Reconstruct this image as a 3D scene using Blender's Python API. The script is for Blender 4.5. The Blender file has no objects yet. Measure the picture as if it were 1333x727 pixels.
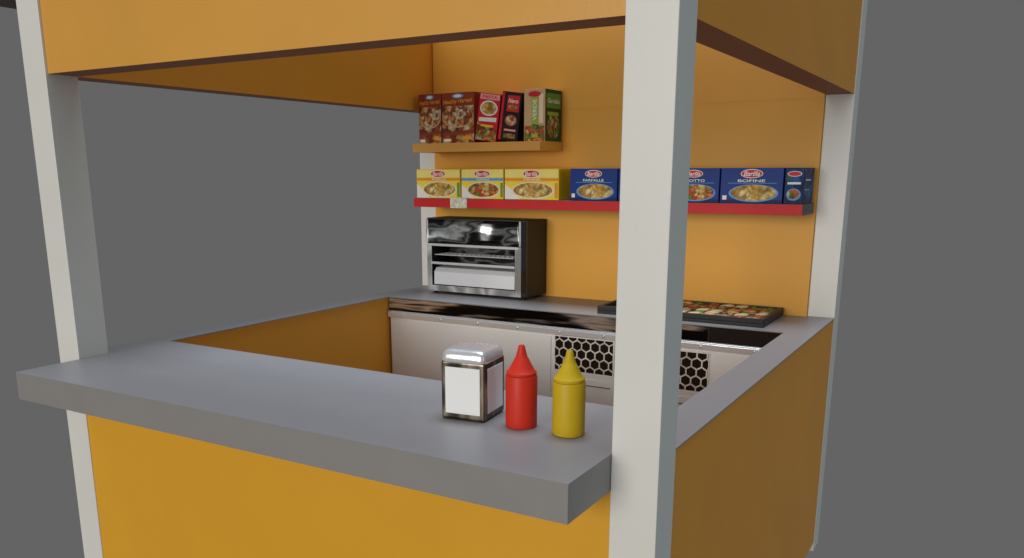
import bpy, bmesh, math, random
from mathutils import Matrix, Vector
random.seed(4)
scene=bpy.context.scene
col=scene.collection
scene.view_settings.view_transform='Standard'
scene.view_settings.look='None'
scene.view_settings.exposure=0

# ------------------------------------------------------------------ materials
MATS={}
def mat(name,color,rough=.5,metal=0.,spec=.5,noise=0.,nscale=8.,bump=0.,bscale=60.,coat=0.,aniso=None):
    if name in MATS: return MATS[name]
    m=bpy.data.materials.new(name); m.use_nodes=True
    nt=m.node_tree; b=nt.nodes['Principled BSDF']
    b.inputs['Base Color'].default_value=(*color,1)
    b.inputs['Roughness'].default_value=rough
    b.inputs['Metallic'].default_value=metal
    b.inputs['Specular IOR Level'].default_value=spec
    b.inputs['Coat Weight'].default_value=coat
    tc=nt.nodes.new('ShaderNodeTexCoord')
    if noise>0:
        n=nt.nodes.new('ShaderNodeTexNoise'); n.inputs['Scale'].default_value=nscale; n.inputs['Detail'].default_value=5
        nt.links.new(tc.outputs['Object'],n.inputs['Vector'])
        r=nt.nodes.new('ShaderNodeMapRange'); r.inputs['From Min'].default_value=.3; r.inputs['From Max'].default_value=.7
        r.inputs['To Min'].default_value=1-noise; r.inputs['To Max'].default_value=1+noise
        nt.links.new(n.outputs['Fac'],r.inputs['Value'])
        mx=nt.nodes.new('ShaderNodeVectorMath'); mx.operation='SCALE'; mx.inputs[0].default_value=color
        nt.links.new(r.outputs['Result'],mx.inputs['Scale'])
        nt.links.new(mx.outputs['Vector'],b.inputs['Base Color'])
        r2=nt.nodes.new('ShaderNodeMapRange'); r2.inputs['To Min'].default_value=max(.02,rough-.06); r2.inputs['To Max'].default_value=min(1,rough+.06)
        nt.links.new(n.outputs['Fac'],r2.inputs['Value']); nt.links.new(r2.outputs['Result'],b.inputs['Roughness'])
    if bump>0:
        n2=nt.nodes.new('ShaderNodeTexNoise'); n2.inputs['Scale'].default_value=bscale; n2.inputs['Detail'].default_value=3
        src=tc.outputs['Object']
        if aniso:
            mp=nt.nodes.new('ShaderNodeMapping'); mp.inputs['Scale'].default_value=aniso
            nt.links.new(src,mp.inputs['Vector']); src=mp.outputs['Vector']
        nt.links.new(src,n2.inputs['Vector'])
        bp=nt.nodes.new('ShaderNodeBump'); bp.inputs['Strength'].default_value=bump; bp.inputs['Distance'].default_value=.01
        nt.links.new(n2.outputs['Fac'],bp.inputs['Height']); nt.links.new(bp.outputs['Normal'],b.inputs['Normal'])
    MATS[name]=m; return m
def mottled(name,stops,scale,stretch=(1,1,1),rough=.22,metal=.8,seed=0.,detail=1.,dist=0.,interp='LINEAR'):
    """metal with light and dark colour bands, painted as reflections on steel and chrome"""
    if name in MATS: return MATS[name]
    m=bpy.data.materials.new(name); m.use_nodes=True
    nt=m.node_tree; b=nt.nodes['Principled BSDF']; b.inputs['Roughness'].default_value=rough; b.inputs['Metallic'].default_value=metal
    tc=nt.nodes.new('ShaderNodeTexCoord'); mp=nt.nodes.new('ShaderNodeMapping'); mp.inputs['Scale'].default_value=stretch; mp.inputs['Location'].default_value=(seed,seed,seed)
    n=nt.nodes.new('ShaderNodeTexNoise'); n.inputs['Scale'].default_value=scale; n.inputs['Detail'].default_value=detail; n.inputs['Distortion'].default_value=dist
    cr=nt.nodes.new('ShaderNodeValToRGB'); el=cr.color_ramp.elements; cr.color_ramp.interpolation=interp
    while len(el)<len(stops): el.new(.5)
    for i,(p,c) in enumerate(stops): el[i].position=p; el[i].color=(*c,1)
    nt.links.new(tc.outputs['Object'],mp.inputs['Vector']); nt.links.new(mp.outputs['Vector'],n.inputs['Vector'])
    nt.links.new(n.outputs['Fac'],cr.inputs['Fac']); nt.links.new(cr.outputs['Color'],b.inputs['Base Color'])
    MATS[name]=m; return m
def foodmat(name,cols,scale=90.,rough=.6,spec=.3):
    if name in MATS: return MATS[name]
    m=bpy.data.materials.new(name); m.use_nodes=True
    nt=m.node_tree; b=nt.nodes['Principled BSDF']; b.inputs['Roughness'].default_value=rough; b.inputs['Specular IOR Level'].default_value=spec
    tc=nt.nodes.new('ShaderNodeTexCoord')
    n=nt.nodes.new('ShaderNodeTexNoise'); n.inputs['Scale'].default_value=scale*.5
    mixv=nt.nodes.new('ShaderNodeMix'); mixv.data_type='VECTOR'; mixv.inputs['Factor'].default_value=.04
    nt.links.new(tc.outputs['Object'],n.inputs['Vector'])
    nt.links.new(tc.outputs['Object'],mixv.inputs[4]); nt.links.new(n.outputs['Color'],mixv.inputs[5])
    v=nt.nodes.new('ShaderNodeTexVoronoi'); v.inputs['Scale'].default_value=scale
    nt.links.new(mixv.outputs[1],v.inputs['Vector'])
    sx=nt.nodes.new('ShaderNodeSeparateXYZ'); nt.links.new(v.outputs['Color'],sx.inputs['Vector'])
    cr=nt.nodes.new('ShaderNodeValToRGB'); cr.color_ramp.interpolation='CONSTANT'
    el=cr.color_ramp.elements
    while len(el)<len(cols): el.new(.5)
    for i,c in enumerate(cols):
        el[i].position=i/len(cols); el[i].color=(*c,1)
    nt.links.new(sx.outputs['X'],cr.inputs['Fac'])
    d=nt.nodes.new('ShaderNodeMapRange'); d.inputs['From Max'].default_value=.75; d.inputs['To Min'].default_value=1.1; d.inputs['To Max'].default_value=.35
    nt.links.new(v.outputs['Distance'],d.inputs['Value'])
    mx=nt.nodes.new('ShaderNodeVectorMath'); mx.operation='SCALE'
    nt.links.new(cr.outputs['Color'],mx.inputs[0]); nt.links.new(d.outputs['Result'],mx.inputs['Scale'])
    nt.links.new(mx.outputs['Vector'],b.inputs['Base Color'])
    MATS[name]=m; return m

orange=mat('orange_paint',(.70,.345,.014),.42,noise=.03,nscale=3,bump=.04,bscale=90)
orange_s=mat('deep_orange_paint',(.74,.31,.025),.5,noise=.03,nscale=3,bump=.04,bscale=90,spec=.4)
orange_p=mat('orange_paint_with_sheen',(.66,.325,.048),.42,noise=.03,nscale=3,bump=.04,bscale=90)  # same orange, with the header's sheen mixed into the base colour
orange_w=mat('golden_orange_paint',(.72,.345,.036),.50,noise=.03,nscale=3,bump=.04,bscale=90,spec=.38)
under_shade=mat('underside_shade_brown',(.30,.105,.045),.6,spec=.25)  # shade under the headers, painted as a browner bottom face
white_post=mat('white_painted_steel',(.69,.68,.635),.42,noise=.02,nscale=4,bump=.03,bscale=60)
countergrey=mat('grey_laminate',(.245,.230,.220),.42,noise=.015,nscale=14,bump=.05,bscale=260)
redtrim=mat('red_trim',(.56,.014,.018),.5,noise=.04,spec=.25)
greyend=mat('grey_end',(.10,.105,.105),.6,spec=.25)
whitepanel=mat('white_enamel',(.93,.935,.93),.4,noise=.02,nscale=6)
seam=mat('panel_gap',(.10,.10,.10),.6)
chrome=mat('polished_steel',(.82,.83,.83),.2,.45,bump=.1,bscale=5,aniso=(1,1,5))
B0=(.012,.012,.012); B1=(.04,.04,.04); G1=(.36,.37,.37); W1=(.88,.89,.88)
strip_m=mottled('steel_strip_painted_reflections',[(.36,B0),(.50,B0),(.53,B1),(.57,G1),(.61,W1),(.66,G1),(.70,B0)],7,(.35,0,3.2),seed=3.1,detail=2,rough=.12)  # black and white reflections of the strip, painted into its base colour
oven_m=mottled('chrome_painted_reflections',[(.30,B1),(.40,B0),(.45,B1),(.49,G1),(.53,B1),(.57,G1),(.61,W1),(.70,B1)],8,(.6,0,1.5),seed=1.2,detail=2.2,rough=.16)  # canopy reflections painted as dark and bright streaks
frame_m=mottled('frame_painted_reflections',[(.30,G1),(.42,W1),(.50,G1),(.56,W1),(.66,G1)],6,(1.5,1,.7),seed=2.7,detail=1,rough=.18,metal=.5)  # grey and white bands paint the frame's chrome reflections
glass=mat('dark_oven_glass',(.014,.014,.015),.06,coat=.6)
blackmat=mat('black_enamel',(.026,.024,.023),.5,noise=.2,nscale=12,spec=.3)
darkin=mat('dark_interior',(.012,.012,.012),.6,spec=.2)
steel=mat('brushed_steel',(.62,.62,.6),.3,1.,noise=.05,nscale=30)
paperwhite=mat('white_card',(.84,.84,.83),.55)
creamcard=mat('cream_card',(.88,.87,.82),.55)
redp=mat('red_plastic',(.62,.030,.012),.5,noise=.02,spec=.28)
yelp=mat('yellow_plastic',(.56,.38,.010),.5,noise=.02,spec=.28)

# ------------------------------------------------------------------ helpers
def link(o,parent=None):
    col.objects.link(o)
    if parent: o.parent=parent
    return o
def empty(name,loc,rot=0,label=None,cat=None,group=None):
    o=bpy.data.objects.new(name,None); o.location=loc; o.rotation_euler=(0,0,rot)
    o.empty_display_size=.05; col.objects.link(o)
    if label: o['label']=label
    if cat: o['category']=cat
    if group: o['group']=group
    return o
def finish(bm,name,mats,parent,loc=(0,0,0),smooth=False,bevel=0,seg=2):
    me=bpy.data.meshes.new(name); bm.normal_update(); bm.to_mesh(me); bm.free()
    for m in (mats if isinstance(mats,(list,tuple)) else [mats]): me.materials.append(m)
    if smooth:
        for p in me.polygons: p.use_smooth=True
    o=bpy.data.objects.new(name,me); o.location=loc
    link(o,parent)
    if bevel:
        b=o.modifiers.new('bevel','BEVEL'); b.width=bevel; b.segments=seg; b.limit_method='ANGLE'
        b.harden_normals=False
    return o
def addbox(bm,lo,hi,mi=0,under=None):
    vs=[bm.verts.new((x,y,z)) for z in (lo[2],hi[2]) for y in (lo[1],hi[1]) for x in (lo[0],hi[0])]
    fs=[(0,2,3,1),(4,5,7,6),(0,1,5,4),(2,6,7,3),(0,4,6,2),(1,3,7,5)]
    for k,f in enumerate(fs):
        q=bm.faces.new([vs[i] for i in f]); q.material_index=under if (under is not None and k==0) else mi
def boxes(name,lst,mats,parent,off=(0,0,0),bevel=.002,seg=2,under=None):
    c=Vector([(lst[0][0][i]+lst[0][1][i])/2 for i in range(3)])
    bm=bmesh.new()
    for b in lst:
        lo=Vector(b[0])-c; hi=Vector(b[1])-c
        addbox(bm,lo,hi,b[2] if len(b)>2 else 0,under)
    return finish(bm,name,mats,parent,c-Vector(off),bevel=bevel,seg=seg)

# ------------------------------------------------------------------ kiosk
W=2.0; D=2.083; P=.1025; T=.0818; B=1.962; ZH=1.8474; TOP=2.26
K=empty('food_kiosk',(1,D/2,0),label='orange food kiosk with white posts and grey counters',cat='kiosk')
ko=(1,D/2,0)
for (x,y) in ((0,0),(W-P,0),(0,D-P),(W-P,D-P)):
    boxes('post',[((x,y,0),(x+P,y+P,TOP))],white_post,K,ko,bevel=.0015)
boxes('front_panel',[((P+.0005,.003,.04),(W-P-.0005,.05,1-T-.0005))],orange,K,ko,bevel=0)
boxes('side_panel',[((.002,P+.0005,.04),(.0975,D-P-.0005,.9955))],orange_s,K,ko,bevel=0)
boxes('side_panel',[((W-.0975,P+.0005,.04),(W-.0015,D-P-.0005,.9955))],orange_s,K,ko,bevel=0)
boxes('back_panel',[((P+.0005,B,.04),(W-P-.0005,D-.03,TOP-.02))],orange_w,K,ko,bevel=0)
boxes('fascia',[((P+.0005,.008,ZH),(W-P-.0005,.104,TOP-.01))],[orange_p,under_shade],K,ko,bevel=0,under=1)
boxes('fascia',[((.004,P+.0015,ZH),(.0985,D-P-.0005,TOP-.01))],[orange_s,under_shade],K,ko,bevel=0,under=1)
boxes('fascia',[((W-.0985,P+.0015,ZH),(W-.003,D-P-.0005,TOP-.01))],[orange_s,under_shade],K,ko,bevel=0,under=1)
boxes('fascia',[((P+.001,B-.0015,ZH-.01),(W-P-.001,B-.0005,TOP-.012))],orange_w,K,ko,bevel=0)
boxes('eave',[((-.22,.0,2.070),(-.001,D,2.095))],mat('brown_board',(.11,.07,.05),.6),K,ko,bevel=.002)
bm=bmesh.new(); cc=Vector(ko)
for lo,hi in (((P+.0007,-.2018,1-T),(W-P-.0007,.34,1.0)),
              ((0,P+.0007,.9962),(P+.0007,D-P,1.0)),((W-P-.0007,P+.0007,.9962),(W,D-P,1.0)),
              ((P+.0007,1.566,.9962),(W-P-.0007,B-.0005,1.0))):
    addbox(bm,Vector(lo)-cc,Vector(hi)-cc)
finish(bm,'countertop',countergrey,K,(0,0,0))
S=1.749
u=boxes('shelf',[((.127,S,1.655),(.798,B-.0045,1.6935))],orange_p,K,ko,bevel=.001); u['label']='short orange wall shelf'
bm=bmesh.new(); c=Vector((1.009,(S+B)/2,1.427))
addbox(bm,Vector((.127,S+.004,1.4064))-c,Vector((1.890,B-.0045,1.4467))-c,1)
addbox(bm,Vector((.127,S,1.4074))-c,Vector((1.8905,S+.0035,1.4457))-c,0)
l=finish(bm,'shelf',[redtrim,greyend],K,c-Vector(ko)); l['label']='long wall shelf with red front edge'
boxes('price_ticket',[((.335,S-.002,1.405),(.425,S-.0005,1.452))],mat('ticket',(.62,.62,.50),.6,noise=.35,nscale=60),K,ko,bevel=0)

# ------------------------------------------------------------------ refrigerated cabinet under the back counter
F=empty('refrigerated_cabinet',(1,1.76,0),label='white refrigerated prep cabinet with steel trim and honeycomb vents',cat='fridge')
fo=(1,1.76,0); fy=1.572
boxes('body',[((.105,fy,.06),(1.895,1.95,.993))],whitepanel,F,fo,bevel=.002)
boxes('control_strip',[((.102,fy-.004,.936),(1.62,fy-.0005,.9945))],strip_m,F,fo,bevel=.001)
boxes('control_panel',[((1.621,fy-.0045,.936),(1.897,fy-.0005,.9945))],glass,F,fo,bevel=.001)
bm=bmesh.new(); addbox(bm,(-.897,-.008,-.012),(.897,.008,.012)); addbox(bm,(-.897,-.004,.0125),(.897,.008,.017))
finish(bm,'rail',chrome,F,(0,fy-.009-1.76,.918),bevel=.005,seg=4)
for i in range(9):
    x=.2+i*.2
    bm=bmesh.new(); bmesh.ops.create_uvsphere(bm,u_segments=12,v_segments=6,radius=.005)
    finish(bm,'bolt',steel,F,(x-1,fy-.018-1.76,.918),smooth=True)
def vent(x0,x1,z0,z1):
    r=.0235; y=fy-.004
    boxes('vent_backing',[((x0,fy-.0035,z0),(x1,fy-.0005,z1))],mat('vent_black',(.012,.012,.012),.12,coat=.4),F,fo,bevel=0)
    bm=bmesh.new(); dx=r*math.sqrt(3); dz=r*1.5; row=0; z=z0+.004
    def clampv(px,pz): return (min(max(px,x0),x1),min(max(pz,z0),z1))
    while z<z1+r:
        x=x0+(dx/2 if row%2 else 0)
        while x<x1+dx:
            for k in range(6):
                a0=math.pi/6+k*math.pi/3; a1=a0+math.pi/3; q=.86
                pts=[(x+r*math.cos(a0),z+r*math.sin(a0)),(x+r*math.cos(a1),z+r*math.sin(a1)),
                     (x+r*q*math.cos(a1),z+r*q*math.sin(a1)),(x+r*q*math.cos(a0),z+r*q*math.sin(a0))]
                pts=[clampv(*p) for p in pts]
                if len(set((round(p[0],5),round(p[1],5)) for p in pts))<4: continue
                vs=[bm.verts.new((p[0]-1,-.0,p[1]-.8)) for p in pts]
                try: bm.faces.new(vs)
                except: pass
            x+=dx
        z+=dz; row+=1
    bmesh.ops.remove_doubles(bm,verts=bm.verts,dist=1e-5)
    bmesh.ops.recalc_face_normals(bm,faces=bm.faces)
    o=finish(bm,'vent_mesh',mat('vent_enamel',(.78,.75,.68),.3,noise=.35,nscale=14),F,(0,fy-.006-1.76,.8))
    s=o.modifiers.new('s','SOLIDIFY'); s.thickness=.0015; s.offset=0
    t=.005
    bm=bmesh.new()
    for lo,hi in (((x0-t,0,z0-t),(x1+t,.006,z0)),((x0-t,0,z1),(x1+t,.006,z1+t)),((x0-t,0,z0),(x0,.006,z1)),((x1,0,z0),(x1+t,.006,z1))):
        addbox(bm,Vector(lo)-Vector((1,0,.8)),Vector(hi)-Vector((1,0,.8)))
    finish(bm,'vent_frame',whitepanel,F,(0,fy-.0067-1.76,.8),bevel=.001)
vent(.975,1.237,.756,.898); vent(1.40,1.628,.738,.890)
for x0,x1,z0,z1 in ((.115,.955,.08,.893),(.975,1.245,.08,.730),(1.26,1.385,.08,.893),(1.395,1.635,.08,.715),(1.655,1.885,.08,.893)):
    boxes('cabinet_door',[((x0,fy-.006,z0),(x1,fy-.0005,z1))],whitepanel,F,fo,bevel=.002)
for x0,x1,z in ((.975,1.245,.700),(1.395,1.635,.68)):
    boxes('door_groove',[((x0+.015,fy-.0072,z),(x1-.015,fy-.0062,z+.004))],seam,F,fo,bevel=0)
    boxes('door_groove',[((x0+.03,fy-.0072,z-.4),(x0+.033,fy-.0062,z-.001))],seam,F,fo,bevel=0)

# ------------------------------------------------------------------ toaster oven
TO=empty('toaster_oven',(.450,1.86,1.0),label='black and chrome toaster oven on the back counter',cat='toaster oven')
x0,x1,y0,y1,h=-.270,.276,-.090,.097,.356
bm=bmesh.new()
t=.012
addbox(bm,(x0,y0+.008,.012),(x0+t,y1,h)); addbox(bm,(x1-t,y0+.008,.012),(x1,y1,h))
addbox(bm,(x0+t,y0+.008,h-t),(x1-t,y1,h)); addbox(bm,(x0+t,y1-t,.012),(x1-t,y1,h-t)); addbox(bm,(x0+t,y0+.008,.012),(x1-t,y1-t,.03))
finish(bm,'housing',blackmat,TO,bevel=.002)
bm=bmesh.new()
def quadstrip(bm,prof,xa,xb,mi=0):
    a=[bm.verts.new((xa,p[0],p[1])) for p in prof]; b=[bm.verts.new((xb,p[0],p[1])) for p in prof]
    for i in range(len(prof)-1):
        f=bm.faces.new((a[i],b[i],b[i+1],a[i+1])); f.material_index=mi
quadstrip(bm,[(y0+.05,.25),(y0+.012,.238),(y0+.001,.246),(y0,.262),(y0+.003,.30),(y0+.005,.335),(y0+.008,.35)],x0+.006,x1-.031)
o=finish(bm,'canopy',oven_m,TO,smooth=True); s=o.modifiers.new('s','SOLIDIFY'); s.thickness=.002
bm=bmesh.new()
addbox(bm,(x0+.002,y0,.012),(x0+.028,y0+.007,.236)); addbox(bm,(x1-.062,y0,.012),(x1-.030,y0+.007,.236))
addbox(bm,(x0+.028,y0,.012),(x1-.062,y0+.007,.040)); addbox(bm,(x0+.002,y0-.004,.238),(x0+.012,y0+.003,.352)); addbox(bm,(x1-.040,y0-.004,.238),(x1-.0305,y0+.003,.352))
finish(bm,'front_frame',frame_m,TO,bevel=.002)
boxes('crossbar',[((x0+.029,y0-.003,.140),(x1-.063,y0+.006,.152))],chrome,TO,bevel=.003)
boxes('crossbar',[((x0+.012,y0-.005,.226),(x1-.042,y0+.006,.238))],chrome,TO,bevel=.003)
boxes('side_strip',[((x1-.0295,y0-.002,.014),(x1-.001,y0+.0075,.35))],glass,TO,bevel=.002)
boxes('chamber_liner',[((x0+.029,y1-.03,.0405),(x1-.063,y1-.025,.236))],mottled('banded_dark_liner',[(.40,B0),(.50,B1),(.57,G1),(.62,B1)],6,(.8,0,2),seed=5.,detail=2),TO,bevel=0)  # near-black liner with random greyer bands in its colour
bm=bmesh.new()
for i in range(17):
    x=x0+.04+i*.0262
    bmesh.ops.create_cone(bm,segments=6,radius1=.0018,radius2=.0018,depth=.12,matrix=Matrix.Translation((x,y0+.075,.184))@Matrix.Rotation(math.pi/2,4,'X'))
for yy in (y0+.018,y0+.06,y0+.1):
    bmesh.ops.create_cone(bm,segments=6,radius1=.0024,radius2=.0024,depth=.43,matrix=Matrix.Translation((-.02,yy,.184))@Matrix.Rotation(math.pi/2,4,'Y'))
finish(bm,'wire_rack',chrome,TO)
bm=bmesh.new()
quadstrip(bm,[(y0+.008,.044),(y0+.010,.104),(y0+.03,.122),(y0+.1,.128)],x0+.036,x1-.068)
o=finish(bm,'crumb_drawer',mat('bright_tray',(.84,.86,.90),.25,.2,bump=.2,bscale=8),TO); s=o.modifiers.new('s','SOLIDIFY'); s.thickness=.003
for fx in (x0+.03,x1-.03):
    for fy2 in (y0+.03,y1-.03):
        bm=bmesh.new(); bmesh.ops.create_cone(bm,segments=12,cap_ends=True,radius1=.01,radius2=.012,depth=.012)
        finish(bm,'foot',darkin,TO,(fx,fy2,.0062))

# ------------------------------------------------------------------ black serving tray with food
TR=empty('serving_tray',(1.475,1.78,1.0),label='shallow black tray of snacks on the back counter',cat='tray')
bm=bmesh.new(); a,b=.335,.163
addbox(bm,(-a,-b,.0005),(a,b,.014))
for lo,hi in (((-a,-b,.014),(a,-b+.014,.032)),((-a,b-.014,.014),(a,b,.032)),((-a,-b+.014,.014),(-a+.016,b-.014,.032)),((a-.016,-b+.014,.014),(a,b-.014,.032)),((-.10,-b+.014,.014),(-.086,b-.014,.030))):
    addbox(bm,lo,hi)
finish(bm,'tray_body',blackmat,TR,bevel=.002)
boxes('tray_liner',[((-.084,-b+.016,.0145),(a-.018,b-.016,.026))],foodmat('mixed_snack_layer',[(.20,.03,.012),(.55,.26,.07),(.08,.13,.025),(.72,.58,.32),(.34,.10,.03),(.75,.66,.45),(.05,.02,.012)],38),TR,bevel=0)
bread=mat('bread_crust',(.52,.27,.08),.55,noise=.45,nscale=25,bump=.3,bscale=70)
meat=foodmat('grilled_filling',[(.25,.06,.025),(.5,.18,.05),(.12,.04,.02),(.6,.4,.2)],110)
pale=mat('pale_pastry',(.68,.55,.28),.5,noise=.3,nscale=40)
green=mat('green_vegetable',(.10,.22,.03),.45,noise=.4,nscale=40)
sauce=mat('red_sauce',(.38,.04,.015),.3,noise=.4,nscale=40)
def blob(name,cx,cy,z,sx,sy,sz,rot,m,label,cat,group,bend=0):
    bm=bmesh.new(); bmesh.ops.create_uvsphere(bm,u_segments=18,v_segments=10,radius=1)
    for v in bm.verts:
        x,y,zz=v.co
        k=1+.06*math.sin(5*x+cx*40)+.05*math.sin(7*y+cy*30)
        v.co=Vector((x*sx*k,y*sy*k+bend*(x*x)*sx,max(zz,-.6)*sz*k))
    o=finish(bm,name,m,None,(cx,cy,z),smooth=True); o.rotation_euler=(0,0,rot)
    o['label']=label;o['category']=cat;o['group']=group
    return o
for yy in (1.655,1.705,1.755,1.805,1.855,1.905):
    for k in range(7):
        x=1.422+k*.058+random.uniform(-.007,.007); y=yy+random.uniform(-.005,.005)
        c=random.choice('bprmpsrm')
        if c=='b': blob('bread_roll',x,y,1.026,.027,.018,.0075,random.uniform(-.7,.7),bread,'small golden bread roll on the black tray','bread roll','snacks on the black tray')
        elif c=='m': blob('grilled_patty',x,y,1.0255,.024,.020,.007,random.uniform(0,3),meat,'browned patty with filling on the black tray','food','snacks on the black tray')
        elif c=='s': blob('sauce_dollop',x,y,1.0255,.020,.018,.007,random.uniform(0,3),sauce,'dollop of red sauce on the black tray','sauce','snacks on the black tray')
        elif c=='r': blob('vegetable_slice',x,y,1.0255,.023,.011,.0065,random.uniform(0,3),green,'green vegetable slice on the black tray','vegetable','vegetable slices on the black tray')
        else:
            for k2 in range(2): blob('pastry_stick',x,y-.009+k2*.017,1.026,.027,.007,.0065,random.uniform(-.1,.1)+.5,pale,'pale pastry stick on the black tray','pastry','pastry sticks on the black tray',.1)

# ------------------------------------------------------------------ squeeze bottles
def lathe(name,prof,m,parent,n=64):
    bm=bmesh.new(); rings=[]
    for r,z in prof:
        rings.append([bm.verts.new((r*math.cos(2*math.pi*k/n),r*math.sin(2*math.pi*k/n),z)) for k in range(n)])
    for i in range(len(rings)-1):
        for k in range(n): bm.faces.new((rings[i][k],rings[i][(k+1)%n],rings[i+1][(k+1)%n],rings[i+1][k]))
    bm.faces.new(list(reversed(rings[0]))); bm.faces.new(rings[-1])
    o=finish(bm,name,m,parent,smooth=True)
    o.data.set_sharp_from_angle(angle=math.radians(25))
    return o
def bottle(name,x,y,m,label):
    R=empty(name,(x,y,1.0),label=label,cat='sauce bottle',group='squeeze bottles on the front counter')
    r=.0362
    lathe('body',[(r-.002,.0005),(r-.0004,.0012),(r,.0028),(r,.1175),(r-.0006,.1192),(r-.002,.1205)],m,R)
    lathe('nozzle_cap',[(r-.004,.1209),(r-.0020,.1212),(r-.0016,.1222),(r-.0016,.1272),(r-.0026,.1284),(r-.0058,.1312),(.0258,.1390),(.0200,.1500),(.0148,.1605),(.0134,.1622),(.0110,.1710),(.0087,.1800),(.0072,.1870),(.0062,.1885)],m,R)
bottle('ketchup_bottle',1.639,.081,redp,'red plastic squeeze bottle with pointed nozzle on the counter')
bottle('mustard_bottle',1.759,.081,yelp,'yellow plastic squeeze bottle with pointed nozzle on the counter')

# ------------------------------------------------------------------ napkin dispenser
N=empty('napkin_dispenser',(1.495,.104,1.0),rot=math.radians(7),label='chrome napkin dispenser with white side panels on counter',cat='napkin dispenser')
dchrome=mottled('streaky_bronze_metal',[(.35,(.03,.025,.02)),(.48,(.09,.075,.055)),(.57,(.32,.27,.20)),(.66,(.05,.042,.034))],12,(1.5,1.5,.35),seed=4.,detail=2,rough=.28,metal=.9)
a,b,h=.0560,.0595,.141
bm=bmesh.new(); addbox(bm,(-a,-b,.001),(a,b,h)); finish(bm,'body',dchrome,N,bevel=.006,seg=4)
bm=bmesh.new(); rings=[]; n=160
for z,s in ((.138,1.015),(.147,1.015),(.153,1.005),(.158,.98),(.162,.94),(.165,.88),(.167,.80),(.168,.65),(.1686,.4),(.1688,.15)):
    ring=[]
    for k in range(n):
        t=2*math.pi*k/n; ct,st=math.cos(t),math.sin(t); ex=2/9
        x=a*s*math.copysign(abs(ct)**ex,ct); y=b*s*math.copysign(abs(st)**ex,st)
        ring.append(bm.verts.new((x,y,z)))
    rings.append(ring)
for i in range(len(rings)-1):
    for k in range(n): bm.faces.new((rings[i][k],rings[i][(k+1)%n],rings[i+1][(k+1)%n],rings[i+1][k]))
bm.faces.new(rings[-1]); bm.faces.new(list(reversed(rings[0])))
finish(bm,'lid',mat('lid_brushed_chrome',(.88,.88,.87),.26,.65,bump=.12,bscale=18,aniso=(2,.3,.3)),N,smooth=True)
boxes('front_plate',[((-a+.012,-b-.0015,.016),(a-.011,-b+.001,.127))],paperwhite,N,bevel=.0006)
boxes('side_plate',[((a-.001,-b+.018,.018),(a+.0015,b-.015,.125))],creamcard,N,bevel=.0006)
boxes('side_plate',[((-a-.0015,-b+.018,.018),(-a+.001,b-.015,.125))],creamcard,N,bevel=.0006)

# ------------------------------------------------------------------ printed boxes
class Art:
    def __init__(s,side=False,w=0): s.bm=bmesh.new(); s.m=[]; s.side=side; s.w=w; s.n=0
    def mi(s,m):
        if m not in s.m: s.m.append(m)
        return s.m.index(m)
    def co(s,u,v,l):
        e=.0005+.0005*l
        return (s.w+e,u,v) if s.side else (u,-e,v)
    def poly(s,pts,m,l=0):
        f=s.bm.faces.new([s.bm.verts.new(s.co(u,v,l)) for u,v in pts]); f.material_index=s.mi(m)
    def rect(s,u0,v0,u1,v1,m,l=0): s.poly([(u0,v0),(u1,v0),(u1,v1),(u0,v1)],m,l)
    def oval(s,cu,cv,ru,rv,m,l=0,n=28,rot=0):
        c,d=math.cos(rot),math.sin(rot)
        s.poly([(cu+ru*math.cos(t)*c-rv*math.sin(t)*d,cv+ru*math.cos(t)*d+rv*math.sin(t)*c) for t in [2*math.pi*k/n for k in range(n)]],m,l)
    def text(s,txt,cu,cv,wid,hei,m,l=0,shear=0,rot=0):
        cu_=bpy.data.curves.new('t','FONT'); cu_.body=txt; cu_.size=1; cu_.shear=shear; cu_.offset=.018
        o=bpy.data.objects.new('t',cu_); col.objects.link(o)
        dg=bpy.context.evaluated_depsgraph_get(); dg.update()
        me=bpy.data.meshes.new_from_object(o.evaluated_get(dg))
        xs=[v.co.x for v in me.vertices]; ys=[v.co.y for v in me.vertices]
        x0,x1,y0,y1=min(xs),max(xs),min(ys),max(ys)
        c,d=math.cos(rot),math.sin(rot); vs=[]
        for v in me.vertices:
            a=((v.co.x-x0)/(x1-x0)-.5)*wid; b=((v.co.y-y0)/(y1-y0)-.5)*hei
            vs.append(s.bm.verts.new(s.co(cu+a*c-b*d,cv+a*d+b*c,l)))
        k=s.mi(m)
        for p in me.polygons:
            try:
                f=s.bm.faces.new([vs[i] for i in p.vertices]); f.material_index=k
            except ValueError: pass
        bpy.data.objects.remove(o,do_unlink=True); bpy.data.meshes.remove(me); bpy.data.curves.remove(cu_)
    def done(s,name,parent):
        return finish(s.bm,name,s.m,parent)
def pm(n,c,r=.45): return mat(n,c,r,spec=.2,noise=.05,nscale=20)
c_white=pm('print_white',(.82,.81,.78)); c_red=pm('print_red',(.62,.02,.03)); c_yel=pm('print_yellow',(.85,.55,.012))
c_lyel=pm('print_bright_yellow',(.88,.68,.06)); c_pyel=pm('print_pale_yellow',(.88,.76,.22)); c_blue=pm('print_blue',(.006,.038,.23)); c_dblue=pm('print_dark_blue',(.004,.016,.09),.5)
c_sky=pm('print_sky',(.1,.35,.7)); c_maroon=pm('print_maroon',(.26,.045,.018)); c_orange=pm('print_orange',(.8,.30,.03)); c_pink=pm('print_pink',(.80,.35,.34))
c_black=pm('print_black',(.012,.010,.012)); c_green=pm('print_green',(.12,.32,.05)); c_dgreen=pm('print_dark_green',(.015,.07,.02))
c_beige=pm('print_beige',(.62,.42,.22)); c_lgreen=pm('print_lime',(.32,.50,.06)); c_cream=pm('print_cream',(.85,.74,.5))
cereal=foodmat('print_cereal',[(.66,.27,.06),(.80,.48,.17),(.34,.09,.03),(.86,.68,.42),(.48,.08,.025)],55)
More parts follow.
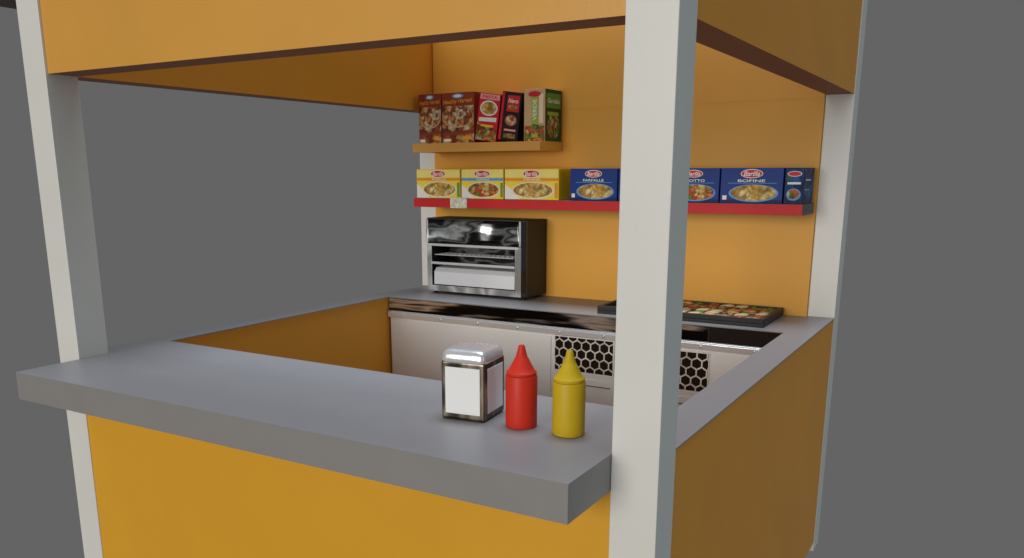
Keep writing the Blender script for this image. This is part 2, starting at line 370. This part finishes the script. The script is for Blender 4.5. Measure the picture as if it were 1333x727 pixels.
nuts=foodmat('print_nuts',[(.60,.25,.06),(.76,.44,.15),(.32,.08,.025),(.80,.62,.38),(.52,.11,.03),(.20,.04,.015)],38)
pasta=foodmat('print_pasta',[(.85,.6,.15),(.8,.45,.08),(.9,.75,.35),(.6,.3,.05)],55)
pasta_s=foodmat('print_pasta_sauce',[(.75,.25,.05),(.85,.6,.2),(.6,.06,.02),(.2,.3,.04)],55)
salad=foodmat('print_salad',[(.3,.4,.08),(.7,.6,.3),(.1,.2,.03),(.6,.15,.04)],60)
bluepic=foodmat('print_blue_picture',[(.01,.06,.28),(.02,.12,.42),(.005,.02,.12),(.05,.2,.2),(.01,.05,.22)],40)

def carton(name,x,y,z,w,d,h,m,label,cat,group,rot=0,lean=0):
    R=empty(name,(x,y,z),label=label,cat=cat,group=group); R.rotation_euler=(0,lean,rot)
    bm=bmesh.new(); addbox(bm,(0,0,.0006),(w,d,h)); finish(bm,'carton_body',m,R,bevel=.0008)
    return R
def logo(A,cu,cv,ru,l=1):
    A.oval(cu,cv,ru,ru*.40,c_white,l); A.oval(cu,cv,ru*.93,ru*.33,c_red,l+1)
    A.text('Barilla',cu,cv,ru*1.45,ru*.42,c_white,l+2,shear=.25)
zs=1.4470; yb=1.772; hb=.132; db=.178
def pastabox(x0,x1,kind,word,food):
    w=x1-x0-.002
    yel=kind=='y'
    R=carton('pasta_box',x0,yb,zs,w,db,hb,c_yel if yel else c_blue,
        ('yellow' if yel else 'dark blue')+' pasta box with red oval logo on red shelf','pasta box','pasta boxes on the long shelf')
    A=Art()
    if yel:
        A.rect(.002,.002,w-.002,hb-.002,c_lyel,0)
        A.rect(.002,hb*.72,w-.002,hb-.004,c_pyel,1)
        A.rect(.002,hb*.61,w-.002,hb*.70,c_sky if word=='FARFALLE' else c_orange,1)
        A.poly([(.002,.002),(w*.30,.002),(w*.12,hb*.35),(.002,hb*.5)],c_white,1)
        logo(A,w*.50,hb*.84,min(w*.19,.042),2)
        A.text(word,w*.52,hb*.655,w*.30,.008,c_white,2)
        A.oval(w*.53,hb*.30,w*.40,hb*.28,c_cream,2); A.oval(w*.53,hb*.31,w*.36,hb*.24,food,3)
        A.rect(w*.93,hb*.06,w*.985,hb*.55,c_green if word!='PENNE' else c_orange,2)
    else:
        A.rect(.002,.002,w-.002,hb-.002,c_blue,0)
        A.rect(.002,.002,w-.002,.014,c_dblue,1)
        logo(A,w*.5,hb*.84,w*.18,2)
        A.text(word,w*.5,hb*.64,w*.44,.010,c_white,2); A.rect(w*.12,hb*.565,w*.9,hb*.58,c_sky,1)
        A.oval(w*.54,hb*.29,w*.40,hb*.25,c_sky,2); A.oval(w*.54,hb*.30,w*.37,hb*.225,food,3)
        A.rect(w*.04,hb*.10,w*.11,hb*.22,c_white,2)
    A.done('printed_front',R)
    return R
pastabox(.130,.377,'y','FUSILLI',pasta)
pastabox(.381,.606,'y','FARFALLE',pasta_s)
pastabox(.610,.880,'y','PENNE',pasta)
pastabox(.932,1.148,'b','FARFALLE',pasta)
pastabox(1.152,1.362,'b','ROTINI',pasta)
pastabox(1.366,1.572,'b','RISOTTO',pasta_s)
pastabox(1.576,1.812,'b','BOFINE',pasta)
R=carton('pasta_box',1.816,yb,zs,.068,db,hb,c_dblue,'narrow dark blue pasta box at the shelf end','pasta box','pasta boxes on the long shelf')
A=Art(); A.rect(.003,.004,.065,hb-.004,bluepic,0); A.oval(.034,.11,.026,.010,c_white,1); A.oval(.034,.11,.023,.008,c_red,2); A.rect(.01,.072,.058,.080,c_white,1); A.oval(.034,.035,.026,.022,c_sky,1); A.oval(.034,.036,.022,.018,salad,2); A.done('printed_front',R)
A=Art(True,.068); A.rect(.004,.004,db-.004,hb-.004,bluepic,0); A.rect(.02,.050,.11,.054,c_lgreen,1); A.rect(.03,.085,.12,.090,c_white,1); A.done('printed_side',R)

zt=1.6938; yt=1.795; ht=.2215; dt=.155
def cerealbox(x0,x1):
    w=x1-x0-.002
    R=carton('cereal_box',x0,yt,zt,w,dt,ht,c_maroon,'dark red-brown cereal box with large cereal picture on upper shelf','cereal box','cereal boxes on the upper shelf')
    A=Art(); A.rect(.002,.002,w-.002,ht*.74,nuts,0)
    A.oval(w*.5,ht*.93,w*.18,ht*.045,c_sky,1); A.oval(w*.5,ht*.93,w*.12,ht*.028,c_white,2)
    A.text('Healthy Harvest',w*.5,ht*.82,w*.92,.024,c_orange,2,shear=.3,rot=.05)
    A.oval(w*.5,ht*.52,w*.49,ht*.21,c_beige,2); A.oval(w*.5,ht*.53,w*.47,ht*.195,cereal,3)
    A.poly([(.002,ht*.20),(w-.002,ht*.27),(w-.002,ht*.20),(.002,ht*.14)],c_maroon,4)
    A.rect(w*.06,ht*.04,w*.28,ht*.09,c_white,2); A.oval(w*.80,ht*.11,w*.11,ht*.045,c_orange,3)
    A.done('printed_front',R); return R
cerealbox(.134,.262); cerealbox(.265,.440)
def slim(name,x0,w,body,label,fn,lean,cat='pasta box',h=ht-.003):
    R=carton(name,x0,yt,zt,w,dt,h,body,label,cat,'slim boxes on the upper shelf',lean=lean)
    if lean>0: R.location.z+=math.sin(lean)*w
    A=Art(); fn(A,w,h); A.done('printed_front',R); return R
def f_red(A,w,h):
    A.poly([(.002,.002),(w-.002,.002),(w-.002,h*.26),(.002,h*.38)],nuts,0)
    A.rect(.004,h*.87,w-.004,h*.98,c_pink,0); A.text('PASTA',w*.5,h*.925,w*.7,.013,c_red,1)
    A.oval(w*.5,h*.69,w*.42,h*.16,c_white,1); A.oval(w*.5,h*.69,w*.36,h*.13,pasta,2)
    A.poly([(w*.08,h*.40),(w*.92,h*.42),(w*.92,h*.51),(w*.08,h*.48)],c_white,1); A.rect(w*.2,h*.30,w*.8,h*.34,c_yel,1)
    A.oval(w*.5,h*.13,w*.40,h*.11,pasta_s,2)
def f_black(A,w,h):
    A.rect(w*.02,.002,w*.14,h*.98,c_red,1); A.rect(w*.30,h*.60,w*.92,h*.93,c_red,0)
    A.text('Nero',w*.6,h*.82,w*.5,.018,c_white,1,shear=.2); A.oval(w*.6,h*.69,w*.22,h*.05,pasta,1)
    A.oval(w*.58,h*.42,w*.32,h*.12,c_maroon,1); A.oval(w*.58,h*.42,w*.27,h*.10,cereal,2)
    A.rect(w*.28,h*.20,w*.88,h*.24,c_pink,1); A.rect(w*.28,h*.06,w*.88,h*.15,pasta_s,1)
def f_green(A,w,h):
    A.rect(.002,.002,w-.002,h*.3,pasta_s,0); A.rect(w*.36,h*.08,w*.66,h*.95,c_lgreen,1)
    A.text('VERDE',w*.51,h*.60,h*.40,w*.18,c_white,2,rot=math.pi/2)
    A.rect(w*.72,h*.35,w*.92,h*.9,c_cream,1); A.oval(w*.5,h*.90,w*.30,h*.055,c_red,2)
    A.oval(w*.51,h*.24,w*.34,h*.09,salad,2)
slim('pasta_box',.442,.108,c_red,'tall red pasta box leaning slightly on upper shelf',f_red,.145,h=ht-.018)
slim('pasta_box',.560,.098,c_black,'tall black and red pasta box leaning on upper shelf',f_black,.135,h=ht-.016)
R=slim('pasta_box',.694,.102,c_beige,'tall beige and green pasta box on upper shelf',f_green,0)
w=.102; h=ht-.003
A=Art(True,w); A.rect(.002,.002,dt-.002,h-.002,c_dgreen,0); A.rect(.01,h*.64,dt-.01,h*.92,c_green,1); A.text('Garofalo',dt*.5,h*.78,dt*.72,.02,c_white,2,shear=.2)
A.oval(dt*.5,h*.30,dt*.38,h*.24,salad,1); A.rect(.02,h*.5,dt*.8,h*.57,c_lgreen,2); A.done('printed_side',R)

# ------------------------------------------------------------------ world and lights
w_=bpy.data.worlds.new('World'); scene.world=w_; w_.use_nodes=True
bg=w_.node_tree.nodes['Background']; bg.inputs['Color'].default_value=(.127,.127,.127,1); bg.inputs['Strength'].default_value=1
def sun(name,frm,E,angle,c):
    l=bpy.data.lights.new(name,'SUN'); l.energy=E; l.angle=math.radians(angle); l.color=c
    o=bpy.data.objects.new(name,l); o.rotation_euler=Vector(frm).to_track_quat('Z','Y').to_euler(); o.location=Vector(frm)*5+Vector((1,0,1)); col.objects.link(o)
sun('key_light',(-.06,-1,.12),1.90,26,(1,.965,.92))
sun('top_light',(-.03,.12,1),4.1,32,(.71,.82,1))
sun('cool_fill_light',(1,-.1,.12),.36,30,(.70,.92,1))

# ------------------------------------------------------------------ camera
cam=bpy.data.cameras.new('camera'); co=bpy.data.objects.new('camera',cam); col.objects.link(co); scene.camera=co
cam.sensor_width=36; cam.sensor_fit='HORIZONTAL'; cam.lens=1099.9637/1333*36
cam.shift_x=(666.5-643.3313)/1333; cam.shift_y=(483.7767-363.5)/1333; cam.clip_start=.05; cam.clip_end=200
Rm=Matrix.Rotation(.5399,3,'Z')@Matrix.Rotation(math.pi/2-.2323,3,'X')@Matrix.Rotation(-.0024,3,'Z')
co.matrix_world=Matrix.Translation((2.5424,-1.5467,1.568))@Rm.to_4x4()
